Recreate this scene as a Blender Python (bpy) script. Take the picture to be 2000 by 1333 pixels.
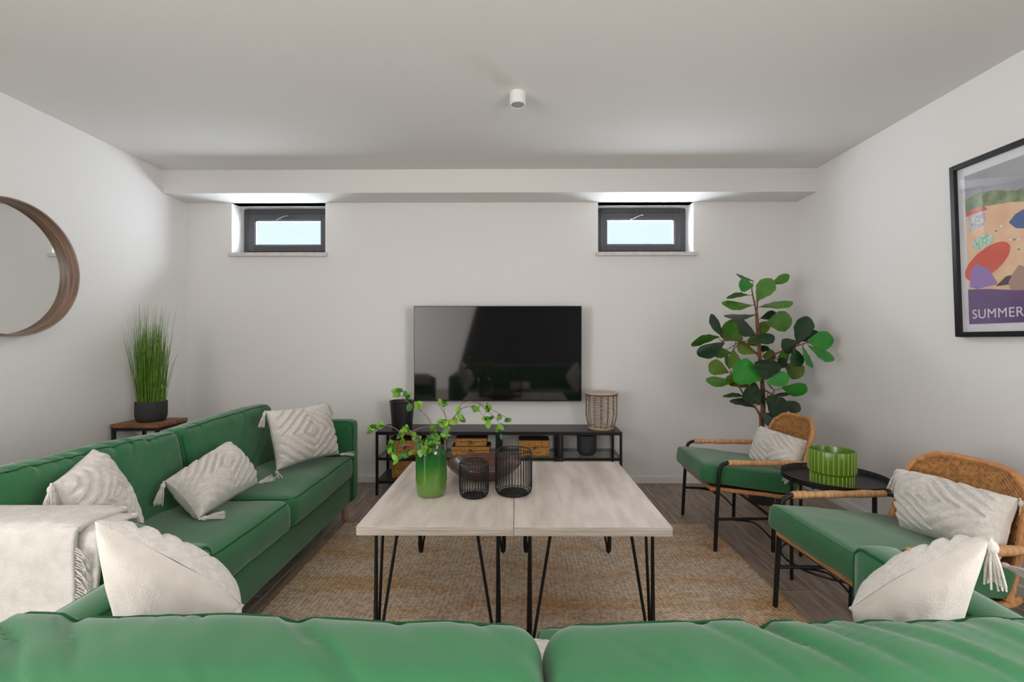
import bpy, bmesh, math, random
from mathutils import Vector, Matrix, noise, Euler
random.seed(7)
for o in list(bpy.data.objects): bpy.data.objects.remove(o)
scn = bpy.context.scene
col = scn.collection
PI = math.pi
# ------------------------------------------------------------ camera
F = 910.0; CAMH = 1.28; YAW = math.atan(8/910)
cd = bpy.data.cameras.new('camera'); cam = bpy.data.objects.new('camera', cd); col.objects.link(cam)
cd.sensor_width = 36; cd.lens = F*36/2000; cd.clip_start = 0.02
cam.location = (0, 0, CAMH); cam.rotation_euler = (PI/2, 0, YAW)
scn.camera = cam
def W(px, py, d):
    cx = (px-1000)/F; cz = -(py-666.5)/F
    x = cx*math.cos(YAW)-math.sin(YAW); y = cx*math.sin(YAW)+math.cos(YAW)
    return Vector((x*d/y, d, CAMH+cz*d/y))
# ------------------------------------------------------------ world, exposure, large lights
scn.view_settings.view_transform = 'Standard'; scn.view_settings.look = 'None'
scn.view_settings.gamma = 1; scn.view_settings.use_curve_mapping = False
scn.view_settings.exposure = 0.13
wd = bpy.data.worlds.new('sky'); scn.world = wd; wd.use_nodes = True
wd.node_tree.nodes['Background'].inputs[0].default_value = (0.80, 0.90, 1.0, 1)
wd.node_tree.nodes['Background'].inputs[1].default_value = 1.1
def area(name, loc, rot, sx, sy, power, colr):
    l = bpy.data.lights.new(name, 'AREA'); l.shape = 'RECTANGLE'; l.size = sx; l.size_y = sy
    l.energy = power; l.color = colr
    o = bpy.data.objects.new(name, l); col.objects.link(o); o.location = loc; o.rotation_euler = rot
    return o
XL, XR, YB, YR, H = -2.992, 2.518, 4.205, -2.9, 2.727     # room
area('daylight_west', (-2.155, 4.66, 2.32), (-PI/2, 0, 0), 1.15, .62, 66, (.97, .985, 1))
area('daylight_east', (1.165, 4.66, 2.32), (-PI/2, 0, 0), 1.15, .62, 80, (.98, .99, 1))
area('added_fill_left', (XL-.3, -1.45, 1.35), (0, -PI/2, 0), 2.2, 2.2, 170, (1, .975, .95))  # unseen fill light added behind the camera, left side
area('added_fill_right', (XR+.3, -1.45, 1.35), (0, PI/2, 0), 2.2, 2.2, 170, (1, .975, .95))  # matching fill light added on the right, also out of view
# ------------------------------------------------------------ helpers
def sl(c):   # sRGB 0-255 -> linear
    return tuple(((v/255)/12.92 if v/255 <= .04045 else ((v/255+.055)/1.055)**2.4) for v in c)
def mat(name, c, rough=.6, metal=0, c2=None, scale=8, stretch=(1,1,1), bump=0, bscale=None, sheen=0, spec=.5,
        detail=6, wave=None, rnd=0, coat=0, contrast=(.35,.65), bstretch=None):
    m = bpy.data.materials.new(name); m.use_nodes = True
    nt = m.node_tree; N = nt.nodes; L = nt.links; b = N['Principled BSDF']
    b.inputs['Roughness'].default_value = rough; b.inputs['Metallic'].default_value = metal
    b.inputs['Specular IOR Level'].default_value = spec
    b.inputs['Sheen Weight'].default_value = sheen; b.inputs['Coat Weight'].default_value = coat
    c = sl(c); b.inputs['Base Color'].default_value = (*c, 1)
    tc = N.new('ShaderNodeTexCoord'); mp = N.new('ShaderNodeMapping'); L.new(tc.outputs['Object'], mp.inputs[0])
    mp.inputs['Scale'].default_value = stretch
    if rnd:
        oi = N.new('ShaderNodeObjectInfo'); cm = N.new('ShaderNodeVectorMath'); cm.operation = 'SCALE'
        cb = N.new('ShaderNodeCombineXYZ'); 
        for k in range(3): L.new(oi.outputs['Random'], cb.inputs[k])
        L.new(cb.outputs[0], cm.inputs[0]); cm.inputs['Scale'].default_value = 37.0
        L.new(cm.outputs[0], mp.inputs['Location'])
    nz = N.new('ShaderNodeTexNoise'); nz.inputs['Scale'].default_value = scale; nz.inputs['Detail'].default_value = detail
    L.new(mp.outputs[0], nz.inputs['Vector'])
    if c2:
        r = N.new('ShaderNodeValToRGB'); r.color_ramp.elements[0].position = contrast[0]; r.color_ramp.elements[1].position = contrast[1]
        r.color_ramp.elements[0].color = (*c, 1); r.color_ramp.elements[1].color = (*sl(c2), 1)
        L.new(nz.outputs[0], r.inputs[0]); out = r.outputs[0]
        if rnd:
            hs = N.new('ShaderNodeHueSaturation'); mr = N.new('ShaderNodeMapRange')
            mr.inputs['To Min'].default_value = 1-rnd; mr.inputs['To Max'].default_value = 1+rnd
            L.new(oi.outputs['Random'], mr.inputs[0]); L.new(mr.outputs[0], hs.inputs['Value']); L.new(out, hs.inputs['Color']); out = hs.outputs[0]
        L.new(out, b.inputs['Base Color'])
    if bump:
        mp2 = N.new('ShaderNodeMapping'); L.new(tc.outputs['Object'], mp2.inputs[0])
        mp2.inputs['Scale'].default_value = bstretch or stretch
        bn = N.new('ShaderNodeBump'); bn.inputs['Strength'].default_value = bump; bn.inputs['Distance'].default_value = .004
        n2 = N.new('ShaderNodeTexNoise'); n2.inputs['Scale'].default_value = bscale or scale; n2.inputs['Detail'].default_value = 3
        L.new(mp2.outputs[0], n2.inputs['Vector']); L.new(n2.outputs[0], bn.inputs['Height']); L.new(bn.outputs[0], b.inputs['Normal'])
    return m
def weave_mat(name, c, c2, s, rough=.75, dist=.004, patch=None):
    """woven fibre: crossing sine bands for colour and relief in object space"""
    m = bpy.data.materials.new(name); m.use_nodes = True
    nt = m.node_tree; N = nt.nodes; L = nt.links; b = N['Principled BSDF']; b.inputs['Roughness'].default_value = rough
    b.inputs['Specular IOR Level'].default_value = .25
    tc = N.new('ShaderNodeTexCoord'); sx = N.new('ShaderNodeSeparateXYZ'); L.new(tc.outputs['Object'], sx.inputs[0])
    def mth(op, a, bb=None, v=None):
        n = N.new('ShaderNodeMath'); n.operation = op; L.new(a, n.inputs[0])
        if bb is not None: L.new(bb, n.inputs[1])
        if v is not None: n.inputs[1].default_value = v
        return n.outputs[0]
    h = mth('ADD', sx.outputs[0], sx.outputs[2])
    a1 = mth('SINE', mth('MULTIPLY', h, v=s[0])); a2 = mth('SINE', mth('MULTIPLY', mth('ADD', sx.outputs[1], mth('MULTIPLY', sx.outputs[2], v=s[2])), v=s[1]))
    w = mth('MULTIPLY', a1, a2)
    nz = N.new('ShaderNodeTexNoise'); nz.inputs['Scale'].default_value = 55; L.new(tc.outputs['Object'], nz.inputs['Vector'])
    w2 = mth('ADD', mth('MULTIPLY', w, v=.28), nz.outputs[0])
    r = N.new('ShaderNodeValToRGB'); r.color_ramp.elements[0].position = .22; r.color_ramp.elements[1].position = .78
    r.color_ramp.elements[0].color = (*sl(c2), 1); r.color_ramp.elements[1].color = (*sl(c), 1); L.new(w2, r.inputs[0])
    out = r.outputs[0]
    if patch:
        mp = N.new('ShaderNodeMapping'); mp.inputs['Scale'].default_value = patch[1]; L.new(tc.outputs['Object'], mp.inputs[0])
        n3 = N.new('ShaderNodeTexNoise'); n3.inputs['Scale'].default_value = 1; n3.inputs['Detail'].default_value = 5; L.new(mp.outputs[0], n3.inputs['Vector'])
        r3 = N.new('ShaderNodeValToRGB'); r3.color_ramp.elements[0].position = .48; r3.color_ramp.elements[1].position = .68
        r3.color_ramp.elements[0].color = (1, 1, 1, 1); r3.color_ramp.elements[1].color = (*patch[0], 1); L.new(n3.outputs[0], r3.inputs[0])
        mx = N.new('ShaderNodeMix'); mx.data_type = 'RGBA'; mx.blend_type = 'MULTIPLY'; mx.inputs[0].default_value = 1
        L.new(out, mx.inputs[6]); L.new(r3.outputs[0], mx.inputs[7]); out = mx.outputs[2]
    L.new(out, b.inputs['Base Color'])
    bn = N.new('ShaderNodeBump'); bn.inputs['Strength'].default_value = .8; bn.inputs['Distance'].default_value = dist
    L.new(w2, bn.inputs['Height']); L.new(bn.outputs[0], b.inputs['Normal'])
    return m
M = {}
M['wall'] = mat('white_wall_paint', (232, 230, 228), .9, bump=.06, bscale=60, spec=.2)
M['ceil'] = mat('ceiling_paint', (230, 228, 226), .95, bump=.05, bscale=60, spec=.1)
M['trim'] = mat('white_trim', (232, 231, 230), .5)
M['sill'] = mat('stone_sill', (222, 216, 213), .4, c2=(205, 198, 195), scale=20)
M['plank'] = mat('wood_look_tile', (120, 103, 90), .42, c2=(164, 147, 133), scale=5, stretch=(9, .9, 1), bump=.08, bscale=14, rnd=.13, detail=8)
M['grout'] = mat('grout', (196, 188, 180), .9)
M['green'] = mat('green_cotton', (46, 104, 64), .92, c2=(52, 112, 70), scale=3, bump=.12, bscale=420, sheen=.35, spec=.2)
M['piping'] = mat('green_piping', (36, 86, 53), .9, bump=.2, bscale=300, spec=.2)
M['tuft'] = mat('tufted_cotton', (226, 221, 215), .97, c2=(212, 205, 198), scale=60, bump=.9, bscale=230, sheen=.3, spec=.1)
M['cloth'] = mat('ivory_cotton', (220, 213, 206), .95, c2=(208, 200, 191), scale=14, bump=.35, bscale=260, spec=.12)
M['throw'] = mat('white_throw', (218, 214, 209), .97, c2=(206, 201, 195), scale=25, bump=.6, bscale=150, bstretch=(1, 1, 3), spec=.1)
M['oak'] = mat('pale_oak', (216, 205, 195), .5, c2=(182, 169, 159), scale=3.2, stretch=(5, .9, 5), bump=.05, bscale=12, detail=9, contrast=(.38, .75))
M['oakedge'] = mat('pale_oak_edge', (214, 202, 191), .55, c2=(172, 158, 147), scale=4, stretch=(1, 1, 22), detail=8)
M['black'] = mat('black_steel', (16, 16, 17), .45, spec=.4)
M['blackwood'] = mat('black_brown_top', (43, 43, 46), .38, c2=(54, 54, 57), scale=5, stretch=(1, 8, 1))
M['blackplastic'] = mat('black_plastic', (30, 30, 32), .42)
M['graphite'] = mat('graphite_ceramic', (46, 47, 49), .75)
M['bezel'] = mat('tv_bezel', (14, 14, 15), .3)
M['screen'] = mat('tv_glass', (20, 20, 21), .05, spec=1.0)
M['rattan'] = weave_mat('rattan_weave', (206, 150, 92), (120, 76, 40), (760, 520, 1.0), dist=.004)
M['rattanrim'] = mat('rattan_wrap', (205, 150, 98), .55, c2=(178, 118, 68), scale=6, stretch=(26, 3, 3), bump=.4, bscale=14)
M['cane'] = mat('wrapped_cane', (214, 168, 122), .5, c2=(186, 132, 86), scale=4, stretch=(22, 1, 1), bump=.25, bscale=7, detail=3)
M['seagrass'] = weave_mat('seagrass', (204, 152, 84), (120, 78, 36), (380, 300, .85), dist=.004)
M['boxtop'] = mat('seagrass_lid_top', (88, 58, 38), .8, c2=(62, 42, 30), scale=40, bump=.5, bscale=80)
M['wicker'] = mat('pale_wicker', (222, 204, 180), .7, c2=(186, 160, 130), scale=30)
M['wickerdark'] = mat('dark_rib', (92, 68, 48), .7)
M['lidwood'] = mat('pale_lid_wood', (205, 190, 174), .6, c2=(188, 170, 152), scale=6, stretch=(1, 9, 1))
M['beech'] = mat('beech_leg', (214, 178, 146), .5, c2=(200, 160, 126), scale=5, stretch=(6, 6, 1))
M['rustic'] = mat('rustic_brown_wood', (164, 110, 70), .55, c2=(112, 70, 44), scale=4, stretch=(1.5, 9, 6), bump=.1, bscale=15)
M['bowl'] = mat('dark_turned_wood', (96, 54, 36), .35, c2=(58, 32, 23), scale=7, stretch=(1, 4, 3), coat=.3)
M['veneer'] = mat('walnut_veneer', (156, 130, 112), .45, c2=(112, 88, 74), scale=4, stretch=(14, 1.0, 1.0), detail=8)
M['windowframe'] = mat('anthracite_pvc', (76, 76, 79), .45)
M['mirror'] = mat('mirror_silver', (222, 224, 222), .01, metal=1)
M['fig'] = [mat('fig_leaf_dark', (22, 48, 26), .42, c2=(30, 62, 32), scale=10, spec=.5, rnd=.12), mat('fig_leaf_mid', (58, 108, 26), .45, c2=(76, 126, 34), scale=9, rnd=.12), mat('fig_leaf_bright', (36, 128, 38), .42, c2=(52, 146, 46), scale=9, rnd=.1), mat('fig_leaf_olive', (98, 124, 34), .5, c2=(80, 112, 30), scale=9, rnd=.1)]
M['vein'] = mat('leaf_vein', (120, 150, 70), .5)
M['bark'] = mat('fig_bark', (134, 88, 62), .8, c2=(100, 64, 46), scale=14, bump=.4, bscale=40)
M['twig'] = mat('twig', (128, 98, 84), .7, c2=(104, 80, 66), scale=20)
M['sprig'] = [mat('sprig_leaf_bright', (104, 156, 40), .5, c2=(84, 140, 36), scale=20, rnd=.15), mat('sprig_leaf_deep', (52, 106, 36), .5, c2=(40, 88, 32), scale=20, rnd=.15), mat('sprig_leaf_lime', (150, 172, 56), .5, c2=(118, 156, 46), scale=20, rnd=.12)]
M['grass'] = mat('grass_blade', (118, 158, 52), .55, c2=(74, 118, 34), scale=30)
M['soil'] = mat('dark_soil', (48, 40, 34), .95, bump=.8, bscale=60)
M['ribpot'] = mat('green_glazed_ribs', (84, 118, 30), .3, c2=(96, 132, 38), scale=9, coat=.2)
M['ribhi'] = mat('pale_green_glaze', (146, 172, 86), .3, coat=.2)
M['print_white'] = mat('poster_paper', (228, 226, 232), .6)
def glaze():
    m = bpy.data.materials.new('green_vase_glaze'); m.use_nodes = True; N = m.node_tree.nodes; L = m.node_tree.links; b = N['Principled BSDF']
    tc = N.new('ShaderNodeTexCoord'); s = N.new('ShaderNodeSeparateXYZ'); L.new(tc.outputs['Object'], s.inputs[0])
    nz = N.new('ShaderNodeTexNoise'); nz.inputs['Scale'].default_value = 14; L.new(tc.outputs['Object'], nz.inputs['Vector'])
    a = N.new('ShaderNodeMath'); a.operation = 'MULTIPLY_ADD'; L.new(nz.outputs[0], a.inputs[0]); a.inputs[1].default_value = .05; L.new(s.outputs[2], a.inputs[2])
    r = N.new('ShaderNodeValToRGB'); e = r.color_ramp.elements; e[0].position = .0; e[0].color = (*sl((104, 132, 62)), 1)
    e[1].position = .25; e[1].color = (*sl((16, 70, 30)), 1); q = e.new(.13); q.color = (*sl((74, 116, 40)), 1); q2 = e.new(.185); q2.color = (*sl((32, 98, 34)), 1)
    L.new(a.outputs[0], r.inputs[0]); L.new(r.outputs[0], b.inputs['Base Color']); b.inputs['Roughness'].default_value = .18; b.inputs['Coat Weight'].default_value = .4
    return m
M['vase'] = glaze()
def glassy(name, tint, gl=.08, alpha=1):
    m = bpy.data.materials.new(name); m.use_nodes = True; N = m.node_tree.nodes; L = m.node_tree.links
    for n in list(N):
        if n.type != 'OUTPUT_MATERIAL': N.remove(n)
    t = N.new('ShaderNodeBsdfTransparent'); t.inputs[0].default_value = (*tint, 1)
    g = N.new('ShaderNodeBsdfGlossy'); g.inputs['Roughness'].default_value = .02
    lw = N.new('ShaderNodeLayerWeight'); pw = N.new('ShaderNodeMath'); pw.operation = 'POWER'; L.new(lw.outputs['Facing'], pw.inputs[0]); pw.inputs[1].default_value = 5
    fr = N.new('ShaderNodeMath'); fr.operation = 'MULTIPLY_ADD'; L.new(pw.outputs[0], fr.inputs[0]); fr.inputs[1].default_value = .96; fr.inputs[2].default_value = .04
    mx = N.new('ShaderNodeMixShader'); L.new(fr.outputs[0], mx.inputs[0]); L.new(t.outputs[0], mx.inputs[1]); L.new(g.outputs[0], mx.inputs[2])
    L.new(mx.outputs[0], N['Material Output'].inputs[0]); return m
M['pane'] = glassy('window_glass', (.93, .97, 1))
M['shelfglass'] = glassy('shelf_glass', (.84, .87, .87))

class B:
    def __init__(s): s.v = []; s.f = []
    def add(s, v, f):
        k = len(s.v); s.v += [Vector(p) for p in v]; s.f += [tuple(i+k for i in q) for q in f]; return s
    def box(s, x0, x1, y0, y1, z0, z1):
        return s.add([(x0,y0,z0),(x1,y0,z0),(x1,y1,z0),(x0,y1,z0),(x0,y0,z1),(x1,y0,z1),(x1,y1,z1),(x0,y1,z1)],
                     [(0,3,2,1),(4,5,6,7),(0,1,5,4),(1,2,6,5),(2,3,7,6),(3,0,4,7)])
    def tube(s, pts, r, n=8, closed=False, cap=True):
        pts = [Vector(p) for p in pts]; m = len(pts); rr = r if isinstance(r, (list, tuple)) else [r]*m
        vs = []; up = None
        for i, p in enumerate(pts):
            a = pts[(i-1) % m] if (closed or i) else p; c = pts[(i+1) % m] if (closed or i < m-1) else p
            t = (c-a).normalized()
            if up is None:
                up = t.orthogonal().normalized()
            else:
                up = (up-t*up.dot(t))
                up = up.normalized() if up.length > 1e-6 else t.orthogonal().normalized()
            w = t.cross(up)
            vs += [p+(up*math.cos(2*PI*k/n)+w*math.sin(2*PI*k/n))*rr[i] for k in range(n)]
        fs = [(i*n+k, i*n+(k+1) % n, (i+1)*n+(k+1) % n, (i+1)*n+k) for i in range(m-1) for k in range(n)]
        if closed:
            # match the seam by nearest vertex so that the tube does not twist
            o0 = min(range(n), key=lambda q: (vs[(m-1)*n]-vs[q]).length)
            fs += [((m-1)*n+k, (m-1)*n+(k+1) % n, (k+1+o0) % n, (k+o0) % n) for k in range(n)]
        elif cap: fs += [tuple(range(n-1, -1, -1)), tuple((m-1)*n+k for k in range(n))]
        return s.add(vs, fs)
    def lathe(s, prof, n=40, c=(0,0,0), ripple=None, caps=True):
        vs = []; c = Vector(c)
        for i, (r, z) in enumerate(prof):
            for k in range(n):
                a = 2*PI*k/n; q = r*(ripple(a, z) if ripple else 1); vs.append(c+Vector((q*math.cos(a), q*math.sin(a), z)))
        m = len(prof)
        fs = [(i*n+k, i*n+(k+1) % n, (i+1)*n+(k+1) % n, (i+1)*n+k) for i in range(m-1) for k in range(n)]
        if caps and prof[0][0] > 1e-5: fs.append(tuple(range(n-1, -1, -1)))
        if caps and prof[-1][0] > 1e-5: fs.append(tuple((m-1)*n+k for k in range(n)))
        return s.add(vs, fs)
    def grid(s, fn, nu, nv):
        vs = [fn(i/nu, j/nv) for j in range(nv+1) for i in range(nu+1)]
        return s.add(vs, [(j*(nu+1)+i, j*(nu+1)+i+1, (j+1)*(nu+1)+i+1, (j+1)*(nu+1)+i) for j in range(nv) for i in range(nu)])
    def move(s, d): d = Vector(d); s.v = [p+d for p in s.v]; return s
    def xf(s, mt): s.v = [mt @ p for p in s.v]; return s
def obj(name, b, m, parent=None, smooth=True, bevel=0, solid=0, angle=40, loc=None):
    me = bpy.data.meshes.new(name); me.from_pydata(b.v, [], b.f); me.update()
    bm = bmesh.new(); bm.from_mesh(me); bmesh.ops.remove_doubles(bm, verts=bm.verts, dist=1e-6); bmesh.ops.recalc_face_normals(bm, faces=bm.faces) if not solid else None
    bm.to_mesh(me); bm.free()
    for p in me.polygons: p.use_smooth = smooth
    if smooth: me.set_sharp_from_angle(angle=math.radians(angle))
    o = bpy.data.objects.new(name, me); col.objects.link(o); me.materials.append(m)
    if parent: o.parent = parent
    if loc is not None: o.location = loc
    if solid:
        md = o.modifiers.new('thickness', 'SOLIDIFY'); md.thickness = solid; md.offset = 0
    if bevel:
        md = o.modifiers.new('bevel', 'BEVEL'); md.width = bevel; md.segments = 3; md.limit_method = 'ANGLE'
    return o
def tag(o, label, cat=None, group=None, kind=None):
    o['label'] = label
    if cat: o['category'] = cat
    if group: o['group'] = group
    if kind: o['kind'] = kind
    return o
def thing(name, label, cat, loc=(0,0,0), rotz=0, group=None):
    o = bpy.data.objects.new(name, None); col.objects.link(o); o.location = loc; o.rotation_euler = (0, 0, rotz); o.empty_display_size = .1
    return tag(o, label, cat, group)
def structure(o, label=None):
    o['kind'] = 'structure'
    if label: o['label'] = label
    return o
def catmull(P, n=8, closed=False):
    P = [Vector(p) for p in P]; out = []; m = len(P)
    for i in range(m if closed else m-1):
        a, b, c, d = (P[(i-1) % m], P[i], P[(i+1) % m], P[(i+2) % m]) if closed else (P[max(i-1, 0)], P[i], P[i+1], P[min(i+2, m-1)])
        for k in range(n):
            t = k/n; out.append(.5*((2*b)+(c-a)*t+(2*a-5*b+4*c-d)*t*t+(3*b-a-3*c+d)*t**3))
    if not closed: out.append(P[-1])
    return out
def ring(r, z, n=40, c=(0,0)): return [(c[0]+r*math.cos(2*PI*k/n), c[1]+r*math.sin(2*PI*k/n), z) for k in range(n)]
# ============================================================ room shell
T = .25
def floor_and_planks():
    fl = structure(obj('floor', B().box(XL-T, XR+T, YR-T, YB+T, -.12, -.0008), M['grout'], smooth=False), 'wood look tile floor with pale grout lines')
    w, ln, g = .2, 1.2, .0052
    me = {}
    x = XL; i = 0
    offs = [0, .72, .3, .95, .5, .12, .83]
    # joints measured in the photograph fix the phase of the three strips by the armchairs
    x0 = 1.335-w*22
    for i in range(29):
        xa = max(x0+i*w, XL+.002); xb = min(x0+(i+1)*w, XR-.002)
        if xb-xa < .02: continue
        st = {21: 3.85, 22: 2.39, 23: 3.28}.get(i, offs[i % 7]+ .05*i)
        st = st % ln
        y = YR-ln+((st-YR) % ln)
        while y < YB:
            ya, yb = max(y, YR), min(y+ln, YB); y += ln
            if yb-ya < .02 or yb < 1.0: 
                if yb < 1.0 and ya > YR: pass
                if yb-ya < .02: continue
            key = (round(xb-xa, 3), round(yb-ya, 3))
            if key not in me:
                a, c = (xb-xa-g)/2, (yb-ya-g)/2
                me[key] = obj('plank', B().box(-a, a, -c, c, -.004, 0), M['plank'], fl, smooth=False); o = me[key]
            else:
                o = me[key].copy(); col.objects.link(o); o.parent = fl
            o.location = ((xa+xb)/2, (ya+yb)/2, 0)
floor_and_planks()
structure(obj('ceiling', B().box(XL-T, XR+T, YR-T, YB+T, H, H+.15), M['ceil'], smooth=False), 'plain white plaster ceiling')
def wall_with_holes(name, y0, y1, holes, label, span=(XL, XR), swap=False):
    A0, A1 = span
    xs = sorted({A0, A1, *[h[0] for h in holes], *[h[1] for h in holes]}); zs = sorted({0, H, *[h[2] for h in holes], *[h[3] for h in holes]})
    b = B()
    solid = lambda xm, zm: A0 < xm < A1 and 0 < zm < H and not any(h[0] < xm < h[1] and h[2] < zm < h[3] for h in holes)
    for i in range(len(xs)-1):
        for j in range(len(zs)-1):
            xa, xb, za, zb = xs[i], xs[i+1], zs[j], zs[j+1]; xm, zm = (xa+xb)/2, (za+zb)/2
            if not solid(xm, zm): continue
            b.add([(xa,y0,za),(xb,y0,za),(xb,y0,zb),(xa,y0,zb)], [(0,1,2,3)]); b.add([(xa,y1,za),(xb,y1,za),(xb,y1,zb),(xa,y1,zb)], [(3,2,1,0)])
            for (dx, dz, q) in ((-1,0,[(xa,y0,za),(xa,y0,zb),(xa,y1,zb),(xa,y1,za)]), (1,0,[(xb,y0,za),(xb,y1,za),(xb,y1,zb),(xb,y0,zb)]), (0,-1,[(xa,y0,za),(xa,y1,za),(xb,y1,za),(xb,y0,za)]), (0,1,[(xa,y0,zb),(xb,y0,zb),(xb,y1,zb),(xa,y1,zb)])):
                xn = xm if not dx else (xa-.001 if dx < 0 else xb+.001); zn = zm if not dz else (za-.001 if dz < 0 else zb+.001)
                if not solid(xn, zn): b.add(q, [(0,1,2,3)])
    if swap: b.v = [Vector((p.y, p.x, p.z)) for p in b.v]
    return structure(obj(name, b, M['wall'], smooth=False), label)
ZS, ZT = 2.078, 2.531
wins = [(-2.579, -1.728, ZS, ZT), (.738, 1.594, ZS, ZT)]
wall_with_holes('wall_back', YB, YB+.34, wins, 'white back wall with two small high windows')
fill_opening = (-2.55, -.35, .06, 2.42)  # opening added in both side walls to let the fill lights in
wall_with_holes('wall_left', XL-T, XL, [fill_opening], 'white left wall with round mirror', (YR-T, YB+T), True)
wall_with_holes('wall_right', XR, XR+T, [fill_opening], 'white right wall with framed poster', (YR-T, YB+T), True)
wall_with_holes('wall_rear', YR-.2, YR, [], 'white wall behind the viewer')
structure(obj('trim_1', B().box(XL, XR, 3.919, YB+.1, ZT, H), M['ceil'], smooth=False), 'boxed white ceiling beam above the windows')
def baseboard(name, b, label): structure(obj(name, b, M['trim'], smooth=False, bevel=.003), label)
baseboard('baseboard_back', B().box(XL, XR, YB-.012, YB, 0, .062), 'low white baseboard along the back wall')
baseboard('baseboard_left', B().box(XL, XL+.012, -.3, YB-.012, 0, .062), 'low white baseboard along the left wall')
baseboard('baseboard_right', B().box(XR-.012, XR, -.3, YB-.012, 0, .062), 'low white baseboard along the right wall')
def frame_box(x0, x1, z0, z1, w, y0, y1):
    return B().box(x0, x0+w, y0, y1, z0, z1).box(x1-w, x1, y0, y1, z0, z1).box(x0+w, x1-w, y0, y1, z0, z0+w).box(x0+w, x1-w, y0, y1, z1-w, z1)
for i, (x0, x1, z0, z1) in enumerate(wins):
    c = (x0+x1)/2
    w = thing(f'window_{i+1}', ['small left window with anthracite frame and stone sill', 'small right window with anthracite frame and stone sill'][i], None, (c, YB+.18, z0)); w['kind'] = 'structure'
    hw = (x1-x0)/2-.006; hh = z1-z0-.006
    obj('window_frame', frame_box(-hw, hw, .002, hh, .05, 0, .07), M['windowframe'], w, smooth=False, bevel=.004)
    obj('sash', frame_box(-hw+.045, hw-.045, .047, hh-.045, .058, -.012, .05), M['windowframe'], w, smooth=False, bevel=.005)
    obj('glazing_bead', frame_box(-hw+.1, hw-.1, .102, hh-.1, .012, .0, .03), M['windowframe'], w, smooth=False)
    obj('window_pane', B().box(-hw+.1, hw-.1, .022, .028, .1, hh-.1), M['pane'], w, smooth=False)
    hd = obj('window_handle', B().box(-.03, .035, -.022, -.012, hh-.082, hh-.056), M['windowframe'], w, smooth=False, bevel=.004)
    obj('lever', B().tube(catmull([(.02,-.03,hh-.069), (0,-.042,hh-.068), (-.04,-.045,hh-.082), (-.1,-.043,hh-.112)], 4), [.008]*12+[.007], 8), M['windowframe'], hd)
    obj('window_sill', B().box(-hw-.026, hw+.026, -.215, -.18, -.033, 0).box(-hw, hw, -.18, .06, -.03, 0), M['sill'], w, smooth=False, bevel=.003)
for n_, xw, lab in ((3, XL-.16, 'tall window added for fill light behind the viewer at left'), (4, XR+.1, 'tall window added for fill light behind the viewer at right')):  # unseen windows added around the two fill lights
    wr = thing(f'window_{n_}', lab, None, (xw, -1.45, .06)); wr['kind'] = 'structure'; wr.rotation_euler = (0, 0, PI/2)
    obj('window_frame', frame_box(-1.1, 1.1, 0, 2.36, .06, -.06, 0), M['windowframe'], wr, smooth=False)
    obj('fill_mullion', B().box(-.03, .03, -.06, 0, .06, 2.3), M['windowframe'], wr, smooth=False)
# dark sloping panel added behind the viewer to shape the reflection in the television
structure(obj('reflection_panel', B().add([(-1.49, YR, 0), (XR, YR, 0), (XR, YR, H), (-.70, YR, H), (-1.49, YR+.03, 0), (XR, YR+.03, 0), (XR, YR+.03, H), (-.70, YR+.03, H)], [(0,1,2,3), (7,6,5,4), (0,4,5,1), (1,5,6,2), (2,6,7,3), (3,7,4,0)]), mat('charcoal_panel', (26, 26, 27), .8), smooth=False), 'charcoal sloped panel added behind the viewer for the television reflection')
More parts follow.
